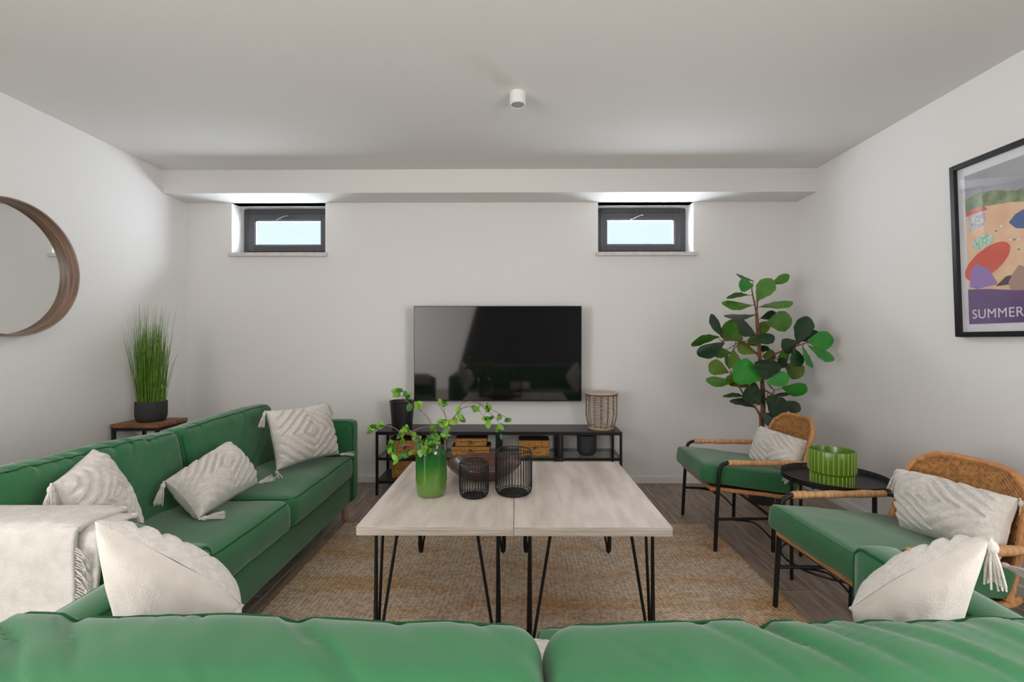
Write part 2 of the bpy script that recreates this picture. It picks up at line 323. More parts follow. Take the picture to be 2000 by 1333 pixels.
# ============================================================ soft furniture
def boxed(w, d, h, r, crown, n, wr=.004, seed=0, fold=0, axis=2):
    """boxed cushion centred at 0, returns (B, piping B). axis = thin axis carrying the piping edges"""
    hs = (w/2, d/2, h/2)
    rnd = random.Random(seed); off = Vector((rnd.uniform(0, 50), rnd.uniform(0, 50), rnd.uniform(0, 50)))
    def g(p):
        q = [max(-1, min(1, p[k]/hs[k])) for k in range(3)]
        e = Vector(p)
        for k in range(3):
            a, c = (k+1) % 3, (k+2) % 3
            e[k] += crown[k]*q[k]*(1-q[a]**2)*(1-q[c]**2)
        n1 = noise.noise_vector(Vector(p)*5+off)*wr*1.6 + noise.noise_vector(Vector(p)*14+off)*wr*.5
        e += n1
        if fold:
            t = p[0]*.75+p[2]*.9+p[1]*.9+noise.noise(Vector(p)*3+off)*.07
            f = noise.noise(Vector((t*24, (p[0]-p[2])*2.0, 4))+off)*.8+noise.noise(Vector((t*50, (p[0]-p[2])*4, 8))+off)*.3
            f = max(0, f-.02)
            e += Vector((0, .6 if p[1] < 0 else -.6, -1 if p[2] > 0 else .3))*(f*fold)
        return e
    def sm(cnt): return [-math.cos(PI*i/cnt)*.35+(2*i/cnt-1)*.65 for i in range(cnt+1)]
    S = [sm(c) for c in n]
    b = B()
    def rb(p):
        inn = Vector([max(-(hs[k]-r), min(hs[k]-r, p[k])) for k in range(3)]); dl = Vector(p)-inn
        return inn+dl.normalized()*r if dl.length > 1e-9 else Vector(p)
    for k in range(3):
        a, c = (k+1) % 3, (k+2) % 3
        for sg in (-1, 1):
            def fn(u, v):
                p = [0, 0, 0]; p[k] = sg*hs[k]; p[a] = S[a][int(round(u*n[a]))]*hs[a]; p[c] = S[c][int(round(v*n[c]))]*hs[c]
                return g(rb(p))
            b.grid(fn, n[a], n[c])
    pb = B(); a, c = (axis+1) % 3, (axis+2) % 3
    for sg in (-1, 1):
        path = []
        ra, rc = hs[a]-.29*r, hs[c]-.29*r
        for qa, qc, st in ((1, 1, 0), (-1, 1, 1), (-1, -1, 2), (1, -1, 3)):
            for t in range(5):
                an = PI/2*(st+t/4); p = [0, 0, 0]
                p[a] = qa*(ra-r)+r*math.cos(an); p[c] = qc*(rc-r)+r*math.sin(an); p[axis] = sg*(hs[axis]-.29*r); path.append(Vector(p))
        full = []
        for i in range(len(path)):
            p, q = path[i], path[(i+1) % len(path)]; m = max(1, int((q-p).length/.025))
            full += [p.lerp(q, j/m) for j in range(m)]
        pb.tube([g(p) for p in full], .0034, 6, closed=True)
    return b, pb
def rot(b, ax, deg, piv=(0,0,0)):
    mt = Matrix.Translation(piv) @ Matrix.Rotation(math.radians(deg), 4, ax) @ Matrix.Translation(-Vector(piv)); return b.xf(mt)
def rounded(x0, x1, y0, y1, z0, z1, r, n=(6, 6, 6), wr=.0015, seed=1, crown=(0,0,0)):
    b, p = boxed(x1-x0, y1-y0, z1-z0, r, crown, n, wr, seed); c = Vector(((x0+x1)/2, (y0+y1)/2, (z0+z1)/2)); return b.move(c), p.move(c)
def sofa(label, loc, rz, seed):
    s = thing('sofa', label, 'sofa', loc, rz, 'matching green sofas')
    Lh, D, at = 1.025, .95, .12
    obj('base', rounded(-Lh+at-.005, Lh-at+.005, .03, D-.02, .13, .31, .02, (12, 8, 4), seed=seed)[0], M['green'], s)
    obj('back_frame', rounded(-Lh+at-.005, Lh-at+.005, 0, .15, .13, .70, .03, (14, 4, 8), seed=seed+1)[0], M['green'], s)
    for k in (-1, 1):
        b, p = rounded(min(k*Lh, k*(Lh-at)), max(k*Lh, k*(Lh-at)), 0, D, .13, .712, .035, (5, 16, 12), .002, seed+3+k, (.004, .0, .006))
        arm = obj('armrest', b, M['green'], s)
        q = boxed(at, D, .582, .035, (.004, 0, .006), (4, 4, 4), .002, seed+3+k, 0, 0)[1].move((k*(Lh-at/2), D/2, .421)); obj('piping', q, M['piping'], arm)
    hw = (Lh-at)/2
    for k in (-1, 1):
        b, p = boxed(hw*2-.006, D-.31, .165, .045, (.004, .012, .016), (26, 20, 8), .004, seed+11+k)
        c = obj('seat_cushion', b.move((k*hw, .315+(D-.31)/2, .388)), M['green'], s); obj('piping', p.move((k*hw, .315+(D-.31)/2, .388)), M['piping'], c)
    for k in (-1, 1):
        b, p = boxed(hw*2-.008, .16, .42, .05, (.0, .03, .012), (150, 18, 44), .0045, seed+21+k, .02, 1)
        mt = Matrix.Translation((k*hw, .335, .622)) @ Matrix.Rotation(math.radians(-1.2*k), 4, 'Y') @ Matrix.Rotation(math.radians(10), 4, 'X')
        c = obj('back_cushion', b.xf(mt), M['green'], s); obj('piping', p.xf(mt), M['piping'], c)
    for x in (-1, 1):
        for y in (.07, D-.08):
            obj('leg', B().lathe([(.022, 0), (.024, .004), (.027, .13), (.027, .14)], 20, (x*(Lh-.065), y, 0)), M['beech'], s)
    return s
sofa('long green sofa along the left wall with a white throw on its arm', (-2.10, 2.38, 0), -PI/2, 10)
sofa('green sofa seen from behind at the bottom edge of the picture', (.04, .385, 0), 0, 50)
# throw over the near armrest of the left sofa
def throw():
    base = Vector((-1.6, 1.415, .715))
    t = thing('throw_blanket', 'white woven throw draped over the near arm of the left sofa', 'throw', base)
    def layer(x0, x1, grow, zin, zout, seed):
        ya, yb, zt = 1.352-grow, 1.478+grow, .72+grow
        prof = [(yb+.004, zin), (yb+.003, (zin+zt)/2), (yb, zt-.03), (yb-.012, zt-.006), (yb-.035, zt+.003), ((ya+yb)/2, zt+.005), (ya+.035, zt+.003), (ya+.012, zt-.006), (ya, zt-.03), (ya-.004, .62), (ya-.006, .52), (ya-.008, .42), (ya-.01, zout)]
        pc = catmull([(0, p[0], p[1]) for p in prof], 5)
        def fn(u, v):
            p = pc[int(round(v*(len(pc)-1)))]
            x = x0+(x1-x0)*u
            q = Vector((x, p.y, p.z))
            k = noise.noise(Vector((x*5+seed, p.z*7, p.y*6)))*.006+noise.noise(Vector((x*17, p.z*3+seed, p.y*9)))*.002
            edge = max(0, u-.9)/.1
            q += Vector((noise.noise(Vector((seed, p.z*9, p.y*9)))*.012, -abs(k) if v > .5 else abs(k)*.3, abs(k)*.5))
            q.z -= .012*edge*edge if .25 < v < .6 else 0
            if v > .55 and abs(p.z-.535) < .018: q.y += .004
            return q-base
        return B().grid(fn, 60, len(pc)-1)
    obj('folded_layer', layer(-1.95, -1.205, .012, .60, .36, 3.1), M['throw'], t, solid=.008)
    obj('top_layer', layer(-1.95, -1.255, .027, .62, .33, 9.4), M['throw'], t, solid=.010)
    fr = B()
    for k in range(44):
        z = .69-.33*k/43; x = -1.252+random.uniform(-.004, .004)
        fr.tube([Vector((x, 1.316, z))-base, Vector((x+.02, 1.318+random.uniform(-.006, .006), z-.012))-base, Vector((x+.028, 1.32+random.uniform(-.006, .006), z-.035))-base], .0022, 4)
    obj('fringe', fr, M['throw'], t)['kind'] = 'stuff'
throw()
# tufted pillows
def tassel(b, p, d, L=.075, seed=0):
    rn = random.Random(seed); d = Vector(d).normalized(); p = Vector(p)
    b.tube([p, p+d*.012], .004, 6); 
    b.tube([p+d*.008, p+d*.014, p+d*.022, p+d*.03, p+d*.034], [.004, .009, .0105, .009, .006], 8)
    o1 = d.orthogonal().normalized(); o2 = d.cross(o1)
    for k in range(26):
        a = rn.uniform(0, 2*PI); r = math.sqrt(rn.random()); q = o1*math.cos(a)+o2*math.sin(a)
        b.tube([p+d*.03+q*.006*r, p+d*(.03+L*.4)+q*.014*r, p+d*(.03+L*rn.uniform(.85, 1.05))+q*.021*r+Vector((0, 0, -.004))], [.0021, .0021, .0016], 4)
def pillow(label, C, thick, seed, n=100, bow=None, pinch=.075, tas=((0,0,-1),)*4, group='tufted white pillows'):
    """C = corners TL, TR, BR, BL seen from the tufted face"""
    TL, TR, BR, BL = [Vector(c) for c in C]
    cen = (TL+TR+BR+BL)/4; base = Vector((cen.x, cen.y, min(c.z for c in (TL, TR, BR, BL))))
    nrm = (TR-BL).cross(TL-BR).normalized()
    root = thing('throw_pillow', label, 'pillow', base, 0, group)
    rn = random.Random(seed); off = Vector((rn.uniform(0, 90), rn.uniform(0, 90), 0))
    size = ((TR-TL).length+(BL-TL).length+(BR-TR).length+(BR-BL).length)/4
    def pos(u, v, side):
        uu = u*(1-pinch*(1-v*v)); vv = v*(1-pinch*(1-u*u))
        a, c = (uu+1)/2, (vv+1)/2
        p = (BL.lerp(BR, a)).lerp(TL.lerp(TR, a), c)
        k = max(0, (1-u*u)*(1-v*v))
        t = thick*k**.38
        p = p+nrm*side*t
        if bow: p = p+Vector(bow)*(1-u*u)*max(0, (v+1)/2)**1.5
        nv = noise.noise_vector(Vector((u*1.7, v*1.7, side*.15))+off)*.012
        nv += noise.noise_vector(Vector((u*5, v*5, side*.2))+off)*.002*min(1, k*5)
        p += nv*min(1, .25+k)
        if side > 0:
            s = abs(u*1.0)+abs(v*1.0)+noise.noise(Vector((u*4, v*4, 7))+off)*.02
            cw = abs(math.cos(PI*(s+.06)/.31)); rg = 1-cw**5
            fine = noise.noise(Vector((u*34, v*34, 1))+off)*.55+noise.noise(Vector((u*70, v*70, 2))+off)*.5
            hgt = (.019*rg+.003*fine*(.25+rg))*size/.42*min(1, k*9)
            p += nrm*hgt
        else:
            w = noise.noise(Vector((u*2.3+v*1.2, v*6-u*2, 3))+off)
            p -= nrm*max(0, w)*.008*min(1, k*4)
        return p-base
    def ss(i): 
        x = 2*i-1; return x*.75+math.sin(x*PI/2)*.25
    obj('tufted_face', B().grid(lambda i, j: pos(ss(i), ss(j), 1), n, n), M['tuft'], root, solid=.0001 if False else 0, angle=180)
    obj('plain_back', B().grid(lambda i, j: pos(ss(1-i), ss(j), -1), n//2, n//2), M['cloth'], root, angle=180)
    for i, c in enumerate((TL, TR, BR, BL)):
        if tas[i] is None: continue
        tb = B(); dirn = (c-cen).normalized()*.012
        tassel(tb, c+dirn*.3-base, tas[i], .07, seed+i); obj('tassel', tb, M['tuft'], root)
    return root
D_ = (0, 0, -1)
pillow('white tufted pillow turned side-on beside the throw on the left sofa', [W(102, 945, 1.56), W(180, 878, 1.86), W(272, 1040, 1.9), W(165, 1080, 1.6)], .085, 3, tas=((.05,-.15,-1), None, None, None))
pillow('white tufted pillow lying tilted in the middle of the left sofa', [W(322, 940, 2.08), W(440, 866, 2.55), W(503, 944, 2.47), W(388, 1014, 2.02)], .105, 5, tas=((-.1,-.2,-1), None, (.3,.9,.02), (.6,.5,.0)))
pillow('white tufted pillow standing by the far arm of the left sofa', [W(519, 803, 2.85), W(638, 786, 3.18), W(662, 888, 3.17), W(540, 920, 2.75)], .09, 8, tas=((-.2,-.1,-1), (.3,.1,-1), (.7,.5,-.05), (.3,-.4,-.1)))
pillow('large white pillow showing its plain back at left end of the near sofa', [W(472, 1182, 1.05), W(184, 1020, .93), W(262, 1360, 1.05), W(475, 1255, 1.25)], .105, 12, n=130, bow=(.01, .0, .012), pinch=.03, tas=((-.4, -.5, -.7), None, None, None))
pillow('large white pillow with hanging tassel at right end of the near sofa', [W(1932, 1052, .93), W(1662, 1188, 1.05), W(1672, 1258, 1.25), W(1822, 1365, 1.05)], .105, 15, n=130, bow=(-.01, .0, .012), pinch=.03, tas=((.25,.1,-1), (.6, -.5, -.6), None, None))
pillow('white tufted pillow on the far rattan armchair', [W(1486, 832, 3.3), W(1584, 864, 2.93), W(1554, 930, 2.86), W(1463, 903, 3.25)], .085, 18, tas=(None, (.5,-.2,-1), (-.6,-.2,-.1), (-1,.1,.1)))
pillow('white tufted pillow on the near rattan armchair', [W(1754, 917, 2.2), W(1990, 974, 1.74), W(1948, 1098, 1.64), W(1758, 1032, 2.06)], .10, 21, n=120, tas=((-.35,-.1,-1), (.2,-.1,-1), (.2,-1,-.05), (-1,.2,-.05)))
pillow('white tufted pillow glimpsed between the back cushions of the near sofa', [(.22, .93, .575), (-.1, .92, .575), (-.1, 1.16, .50), (.22, 1.17, .50)], .03, 25, n=50, tas=(None,)*4)
# ============================================================ coffee tables
def hairpin(b_parent, x, y, sx, sy, h):
    """three-rod hairpin leg below a table corner; sx, sy point to the outside corner"""
    leg = obj('hairpin_leg', B().box(min(0, -sx*.1), max(0, -sx*.1), min(0, -sy*.03), max(0, -sy*.03), h-.004, h).box(min(0, -sx*.03), max(0, -sx*.03), min(0, -sy*.1), max(0, -sy*.1), h-.004, h), M['black'], b_parent, smooth=False, loc=(x, y, 0))
    foot = Vector((-sx*.012, -sy*.012, .0165))
    for tops in (((-sx*.095, -sy*.012), (-sx*.008, -sy*.008)), ((-sx*.008, -sy*.008), (-sx*.012, -sy*.095))):
        a, c = tops
        p0 = Vector((*a, h-.003)); p1 = Vector((*c, h-.003))
        da = (p0-foot); dc = (p1-foot)
        side = (Vector((*a, 0))-Vector((*c, 0))).normalized()*.011
        pts = [p0, foot+side+Vector((0, 0, .03)), foot+side*.7+Vector((0, 0, .002)), foot+Vector((0, 0, -.006)), foot-side*.7+Vector((0, 0, .002)), foot-side+Vector((0, 0, .03)), p1]
        obj('rod', B().tube(pts, .0066, 8), M['black'], leg)
def coffee_table(label, x0, x1, y0, y1, zt):
    t = thing('coffee_table', label, 'coffee table', ((x0+x1)/2, (y0+y1)/2, .01), 0, 'pair of coffee tables pushed together')
    hx, hy, z = (x1-x0)/2, (y1-y0)/2, zt-.01
    obj('tabletop', B().box(-hx, hx, -hy, hy, z-.036, z), M['oak'], t, smooth=False, bevel=.0015)
    obj('front_edge_band', B().box(-hx+.001, hx-.001, -hy-.0008, -hy+.001, z-.035, z-.001), M['oakedge'], t, smooth=False)
    for sx in (-1, 1):
        for sy in (-1, 1): hairpin(t, sx*(hx-.055), sy*(hy-.05), sx, sy, z-.036)
ZTAB = .545
coffee_table('pale oak coffee table with hairpin legs carrying the vase', -.634, -.0105, 1.84, 2.835, ZTAB)
coffee_table('empty pale oak coffee table with hairpin legs nearer the armchairs', -.0075, .617, 1.84, 2.838, ZTAB)
# rug
def rug():
    x0, x1, y0, y1 = -1.195, 1.32, 1.42, 3.26
    m = weave_mat('jute', (232, 214, 194), (164, 136, 110), (260, 420, 1), .95, .006, ((.86, .66, .40), (1.1, 5.5, 1)))
    b = B(); c = Vector(((x0+x1)/2, (y0+y1)/2, 0))
    def fn(u, v):
        x = x0+(x1-x0)*u; y = y0+(y1-y0)*v
        e = .006*noise.noise(Vector((x*4, y*4, 0)))
        x += e if u in (0, 1) else 0; y += e if v in (0, 1) else 0
        return Vector((x, y, .009+.0012*math.sin(v*2*PI*120)+.001*noise.noise(Vector((x*30, y*30, 2)))))-c
    b.grid(fn, 90, 480)
    r = thing('area_rug', 'woven natural jute rug under the coffee tables', 'rug', c)
    obj('pile', b, m, r, solid=0, angle=180)
    e = B(); p = [(x0, y0), (x1, y0), (x1, y1), (x0, y1)]
    pts = []
    for i in range(4):
        a, q = Vector((*p[i], .0055)), Vector((*p[(i+1) % 4], .0055)); pts += [a.lerp(q, j/40)+Vector((noise.noise(a.lerp(q, j/40)*6)*.004, 0, 0))-c for j in range(40)]
    e.tube(pts, .0055, 6, closed=True); obj('braided_edge', e, weave_mat('jute_edge', (196, 160, 112), (128, 90, 48), (300, 300, 1), .95, .005), r)
rug()
# things on the coffee tables
def vase():
    v = thing('vase', 'tall green glazed vase holding leafy branches', 'vase', (-.405, 2.222, ZTAB))
    R = .0735; pr = [(.001, .002), (.045, 0), (.058, .004), (.068, .016), (R-.001, .04), (R, .08), (R, .2), (R-.001, .222), (R-.005, .228), (R-.009, .222), (R-.009, .05), (.05, .03), (.001, .028)]
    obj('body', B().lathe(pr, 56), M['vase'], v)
vase()
def leaf_mesh(L, w, rn, curl=.2, wav=0, nseg=6, obov=1.0, fold=.15):
    """leaf along +Y from the origin, normal +Z, obovate outline"""
    def fn(u, v):
        t = v; s = 2*u-1
        prof = (math.sin(PI*min(1, t**obov*.97+.015)))**.62
        x = s*w/2*prof*(1+wav*math.sin(t*23+s*2))
        z = fold*abs(s)*w/2*prof-curl*L*t*t+wav*.4*w*math.sin(t*19)*abs(s)
        return Vector((x, L*t, z))
    return B().grid(fn, 4, nseg+4)
def orient(b, base, tip, side):
    y = (Vector(tip)-Vector(base)).normalized(); x = (Vector(side)-y*Vector(side).dot(y)).normalized(); z = x.cross(y)
    mt = Matrix((x, y, z)).transposed().to_4x4(); mt.translation = base; return b.xf(mt)
def sprigs():
    o = (700, 740); sc = 5.128
    Z = lambda x, y, d=2.22: W(o[0]+x/sc, o[1]+y/sc, d)
    root = Vector((-.405, 2.222, ZTAB+.04))
    rn = random.Random(4)
    specs = [
     ('leafy branch arching left in front of the black bin', [[(735, 900, 2.22), (722, 740, 2.21), (726, 560, 2.2), (720, 440, 2.2), (650, 340, 2.21), (560, 280, 2.22), (430, 180, 2.24), (408, 115, 2.25)], [(560, 280, 2.22), (535, 215, 2.2), (500, 165, 2.19)]],
      [(370,130),(385,160),(410,112),(478,160),(512,165),(610,270),(585,265),(520,298),(755,490),(748,505)]),
     ('long leafy branch drooping right below the television', [[(745, 900, 2.23), (850, 740, 2.24), (868, 560, 2.27), (905, 450, 2.3), (1000, 335, 2.33), (1030, 255, 2.35), (1110, 228, 2.36), (1200, 245, 2.37), (1300, 295, 2.38), (1400, 345, 2.38), (1500, 405, 2.39)], [(1010, 310, 2.33), (1080, 285, 2.31), (1165, 285, 2.3), (1240, 360, 2.29), (1290, 410, 2.28)], [(1200, 245, 2.37), (1290, 320, 2.36), (1375, 395, 2.36), (1425, 490, 2.36)]],
      [(990,320),(1032,385),(1030,405),(955,430),(905,425),(1188,308),(1165,300),(1300,275),(1290,310),(1275,400),(1310,445),(1335,412),(1300,400),(1415,385),(1492,410),(1418,490),(1400,520),(1432,565),(1440,490)]),
     ('upright leafy branch in the middle of the green vase', [[(740, 900, 2.22), (855, 745, 2.2), (872, 560, 2.19), (880, 400, 2.19), (830, 300, 2.2), (800, 245, 2.2)], [(880, 400, 2.19), (855, 310, 2.17), (862, 262, 2.16)]],
      [(872,255),(850,245),(812,240),(850,460),(835,440),(885,440),(852,560),(882,520),(892,565),(870,590)]),
     ('leafy branch reaching far left over the shelf unit', [[(725, 900, 2.22), (690, 760, 2.18), (610, 630, 2.15), (520, 565, 2.12), (430, 540, 2.1), (340, 485, 2.09), (255, 475, 2.08), (165, 505, 2.07)], [(480, 560, 2.11), (560, 520, 2.1), (640, 490, 2.1), (720, 475, 2.1)]],
      [(130,500),(115,520),(140,485),(222,482),(205,475),(480,510),(500,545),(470,500),(410,572),(440,625),(425,560),(590,600),(620,650),(570,575)]),
     ('low leafy branch drooping over the left rim of the vase', [[(715, 900, 2.2), (680, 765, 2.14), (560, 690, 2.09), (470, 660, 2.06), (385, 690, 2.05), (345, 650, 2.05)], [(470, 660, 2.06), (400, 730, 2.05), (395, 800, 2.05)]],
      [(340,640),(330,700),(325,680),(398,805),(380,790),(460,772),(512,752),(440,785),(680,650),(650,720),(620,730),(600,700),(350,715)]),
     ('short leafy branch bunched at the mouth of the vase', [[(735, 900, 2.22), (745, 760, 2.2), (760, 640, 2.17), (775, 560, 2.16)], [(745, 760, 2.2), (700, 690, 2.15), (660, 640, 2.13)]],
      [(760,540),(770,600),(790,622),(740,660),(700,690),(710,640),(730,700),(790,700),(800,650),(660,690),(640,660),(690,720),(760,700),(720,610),(810,720),(640,740),(770,560)])]
    for lab, stems, lv in specs:
        t = thing('leafy_branch', lab, 'branch', root, 0, 'branches in the green vase')
        allp = []
        for i, s in enumerate(stems):
            pts = catmull([Z(*p) for p in s], 6); allp += pts
            m = len(pts); r0 = .0034 if i == 0 else .0022
            obj('stem', B().tube([p-root for p in pts], [r0*(1-.65*k/m) for k in range(m)], 6), M['twig'], t)
        for (lx, ly) in lv:
            q0 = min(allp, key=lambda p: (Z(lx, ly, p.y)-p).length); q = Z(lx, ly, q0.y)
            for j in range(2):
                dirn = (q-q0); dirn = dirn.normalized() if dirn.length > .004 else Vector((rn.uniform(-1, 1), 0, rn.uniform(-.6, 1))).normalized()
                dirn = (dirn+Vector((rn.uniform(-.7, .7), rn.uniform(-.6, .6), rn.uniform(-.6, .5)))).normalized()
                L = rn.uniform(.028, .042); c = q+Vector((rn.uniform(-.006, .006), rn.uniform(-.02, .02), rn.uniform(-.006, .006)))
                base = c-dirn*L*.5
                side = Vector((rn.uniform(-1, 1), rn.uniform(-.5, .5), rn.uniform(-1, 1)))
                b = orient(leaf_mesh(L, L*rn.uniform(.62, .8), rn, .15, 0, 3, .8), base-root, c+dirn*L*.5-root, side)
                obj('leaf', b, M['sprig'][rn.choices((0, 1, 2), (5, 4, 1.6))[0]], t, angle=180)
sprigs()
def bowl():
    t = thing('wooden_bowl', 'wide dark turned wooden bowl on the coffee tables', 'bowl', (-.173, 2.52, ZTAB))
    R = .2
    obj('body', B().lathe([(.001, 0), (.085, 0), (.1, .004), (.15, .028), (.185, .056), (R, .078), (R-.002, .084), (R-.009, .083), (R-.018, .074), (.14, .034), (.09, .016), (.001, .012)], 64), M['bowl'], t)
bowl()
def wire_lantern(label, loc, R, Hh, n):
    t = thing('wire_lantern', label, 'candle holder', loc, 0, 'black wire candle holders')
    obj('base_plate', B().lathe([(.001, 0), (R*.72, 0), (R*.74, .003), (R*.72, .012), (R*.68, .012), (R*.66, .008), (.001, .008)], 40), M['black'], t)
    obj('top_ring', B().tube(ring(R*.9, Hh, 40), .0022, 6, closed=True), M['black'], t)
    obj('shoulder_ring', B().tube(ring(R, Hh*.9, 40), .0016, 6, closed=True), M['black'], t)
    obj('bottom_ring', B().tube(ring(R*.93, .013, 40), .0016, 6, closed=True), M['black'], t)
    pr = catmull([(R*.72, 0, .004), (R*.86, 0, .006), (R*.96, 0, .018), (R, 0, .04), (R, 0, Hh*.5), (R, 0, Hh*.88), (R*.97, 0, Hh*.96), (R*.9, 0, Hh)], 3)
    w0 = obj('wire', B().tube(pr, .0017, 5), M['black'], t)
    for k in range(1, n):
        w = w0.copy(); col.objects.link(w); w.parent = t; w.rotation_euler = (0, 0, 2*PI*k/n)
wire_lantern('smaller black wire candle holder on the coffee tables', (-.199, 2.205, ZTAB), .069, .165, 32)
wire_lantern('larger black wire candle holder on the coffee tables', (-.012, 2.245, ZTAB), .088, .21, 38)
# ============================================================ television and its bench
def tv():
    t = thing('television', 'flat black television mounted on the back wall', 'television', (-.16, 4.035, 1.17))
    w, h = .727, .4135
    tilt = Matrix.Rotation(math.radians(.6), 4, 'X')
    obj('housing', B().box(-w, w, 0, .035, -h, h).box(-w*.55, w*.55, .035, .06, -h*.8, h*.25).xf(tilt), M['bezel'], t, smooth=False, bevel=.003)
    obj('screen', B().box(-w+.006, w-.006, -.0015, .0, -h+.012, h-.006).xf(tilt), M['screen'], t, smooth=False)
    obj('wall_bracket', B().box(-.2, .2, .05, .148, -.1, .1), M['black'], t, smooth=False)
    obj('cable', B().tube(catmull([(.3, .1, -h+.05), (.36, .11, -h-.012), (.45, .12, -h-.02), (.55, .115, -h+.03)], 6), .004, 6), M['trim'], t)
tv()
BX0, BX1, BY0, BY1, BZ = -1.165, .878, 3.845, 4.19, .53
def bench(label, x0, x1, low):
    t = thing('tv_bench', label, 'tv bench', ((x0+x1)/2, BY0, 0), 0, 'pair of black shelf units')
    w = (x1-x0)/2-.002; d = BY1-BY0; p = .02
    obj('top_board', B().box(-w+.002, w-.002, .002, d, BZ-.006, BZ), M['blackwood'], t, smooth=False)
    for x in (-w, -.021, .003, w-p):
        for y in (0, d-p): obj('post', B().box(x, x+p-.002, y, y+p, 0, BZ-.006), M['black'], t, smooth=False)
    def rails(z):
        for (a, c) in ((-w, -.003), (.003, w)):
            obj('rail', B().box(a+p, c-p, 0, p*.8, z-.02, z), M['black'], t, smooth=False); obj('rail', B().box(a+p, c-p, d-p*.8, d, z-.02, z), M['black'], t, smooth=False)
            for x in (a, c-p): obj('rail', B().box(x+.002, x+p-.004, p, d-p, z-.02, z), M['black'], t, smooth=False)
    rails(BZ-.008); rails(.312)
    for (a, c) in ((-w, -.003), (.003, w)): obj('glass_shelf', B().box(a+.004, c-.004, .006, d-.006, .3125, .3185), M['shelfglass'], t, smooth=False)
    if low:
        a, c = low
        obj('bottom_shelf', B().box(a*w+.004, c*w-.004, .004, d-.004, .115, .125), M['blackwood'], t, smooth=False)
        obj('rail', B().box(a*w+p, c*w-p, 0, p*.8, .1, .115), M['black'], t, smooth=False)
bench('low black shelf unit below the left half of the television', BX0, -.147, (-1, 0))
bench('low black shelf unit below the right half of the television', -.143, BX1, None)
def bin_():
    c = W(785.5, 840, 3.985)
    t = thing('waste_bin', 'tapered black bin standing on the left shelf unit', 'bin', (c.x, 3.985, BZ))
    obj('body', B().lathe([(.001, 0), (.082, 0), (.085, .003), (.103, .228), (.107, .232), (.107, .238), (.103, .24), (.1, .236), (.082, .012), (.001, .01)], 48), M['blackplastic'], t)
bin_()
def basket():
    c = W(1174.5, 838, 4.0)
    t = thing('wicker_lantern', 'round open wicker basket with pale lid on the right shelf unit', 'basket', (c.x, 4.0, BZ))
    R = lambda z: .098+.036*min(1, (z/.12))**.6 if z < .12 else .134
    obj('lid', B().lathe([(.001, .298), (.138, .298), (.14, .302), (.14, .31), (.136, .314), (.001, .314)], 48), M['lidwood'], t)
    obj('base_ring', B().tube(ring(.101, .008, 40), .008, 8, closed=True), M['wicker'], t)
    obj('base_disc', B().lathe([(.001, .003), (.1, .003), (.1, .008), (.001, .008)], 40), M['wicker'], t)
    obj('top_ring', B().tube(ring(.134, .292, 40), .006, 8, closed=True), M['wickerdark'], t)
    pr = [(R(z)-.003, 0, z) for z in [.006+.286*k/14 for k in range(15)]]
    r0 = obj('rib', B().tube(pr, .003, 6), M['wickerdark'], t)
    for k in range(1, 14):
        r = r0.copy(); col.objects.link(r); r.parent = t; r.rotation_euler = (0, 0, 2*PI*k/14)
    rn = random.Random(2); wv = B()
    for k in range(16):
        z = .02+.262*k/15+rn.uniform(-.002, .002); rr = R(z); ph = k % 2
        for dz in (0,):
            pts = [((rr+.004*math.cos(7*a+PI*ph))*math.cos(a), (rr+.004*math.cos(7*a+PI*ph))*math.sin(a), z+dz+.0025*math.sin(3*a+k)) for a in [2*PI*q/70 for q in range(70)]]
            wv.tube(pts, .0022, 5, closed=True)
    obj('weave', wv, M['wicker'], t)['kind'] = 'stuff'
basket()
def small_pot():
    c = W(1146, 888, 3.95)
    t = thing('plant_pot', 'round graphite pot on the glass shelf at right', 'pot', (c.x, 3.95, .3186))
    obj('body', B().lathe([(.001, 0), (.05, 0), (.06, .003), (.072, .014), (.08, .035), (.082, .06), (.082, .166), (.08, .17), (.077, .168), (.076, .05), (.06, .012), (.001, .01)], 48), M['graphite'], t)
small_pot()
def seabox(label, px0, px1, y0, dep, h, z, lid=.45):
    x0, x1 = W(px0, 880, y0).x, W(px1, 880, y0).x
    t = thing('seagrass_box', label, 'box', ((x0+x1)/2, y0, z), 0, 'lidded seagrass boxes'); w = (x1-x0)/2
    k = h*(1-lid)
    obj('body', B().box(-w+.004, w-.004, .004, dep-.004, 0, k), M['seagrass'], t, smooth=False, bevel=.005)
    ld = obj('lid', B().box(-w, w, 0, dep, k+.002, h), M['seagrass'], t, smooth=False, bevel=.006)
    obj('lid_top', B().box(-w+.006, w-.006, .006, dep-.006, h-.001, h+.002), M['boxtop'], ld, smooth=False)
    obj('clasp', B().box(-.014, .014, -.006, .001, k-.008, k+.01).tube([(-.011, -.006, k-.004), (0, -.011, k-.01), (.011, -.006, k-.004)], .003, 6), M['wickerdark'], t, smooth=False)
GZ = .3186
seabox('wide seagrass box at the bottom of the stack under the television', 881, 957, 3.9, .2, .073, GZ)
seabox('narrower seagrass box lying on top of another seagrass box', 888, 951, 3.91, .17, .065, GZ+.0755)
seabox('taller seagrass box on glass shelf behind the larger wire holder', 1013, 1074, 3.89, .2, .128, GZ)
seabox('seagrass box on the left glass shelf behind the leaves', 757, 824, 3.9, .22, .125, GZ)
seabox('seagrass box standing on the bottom shelf at left', 764, 836, 3.91, .22, .145, .1255)
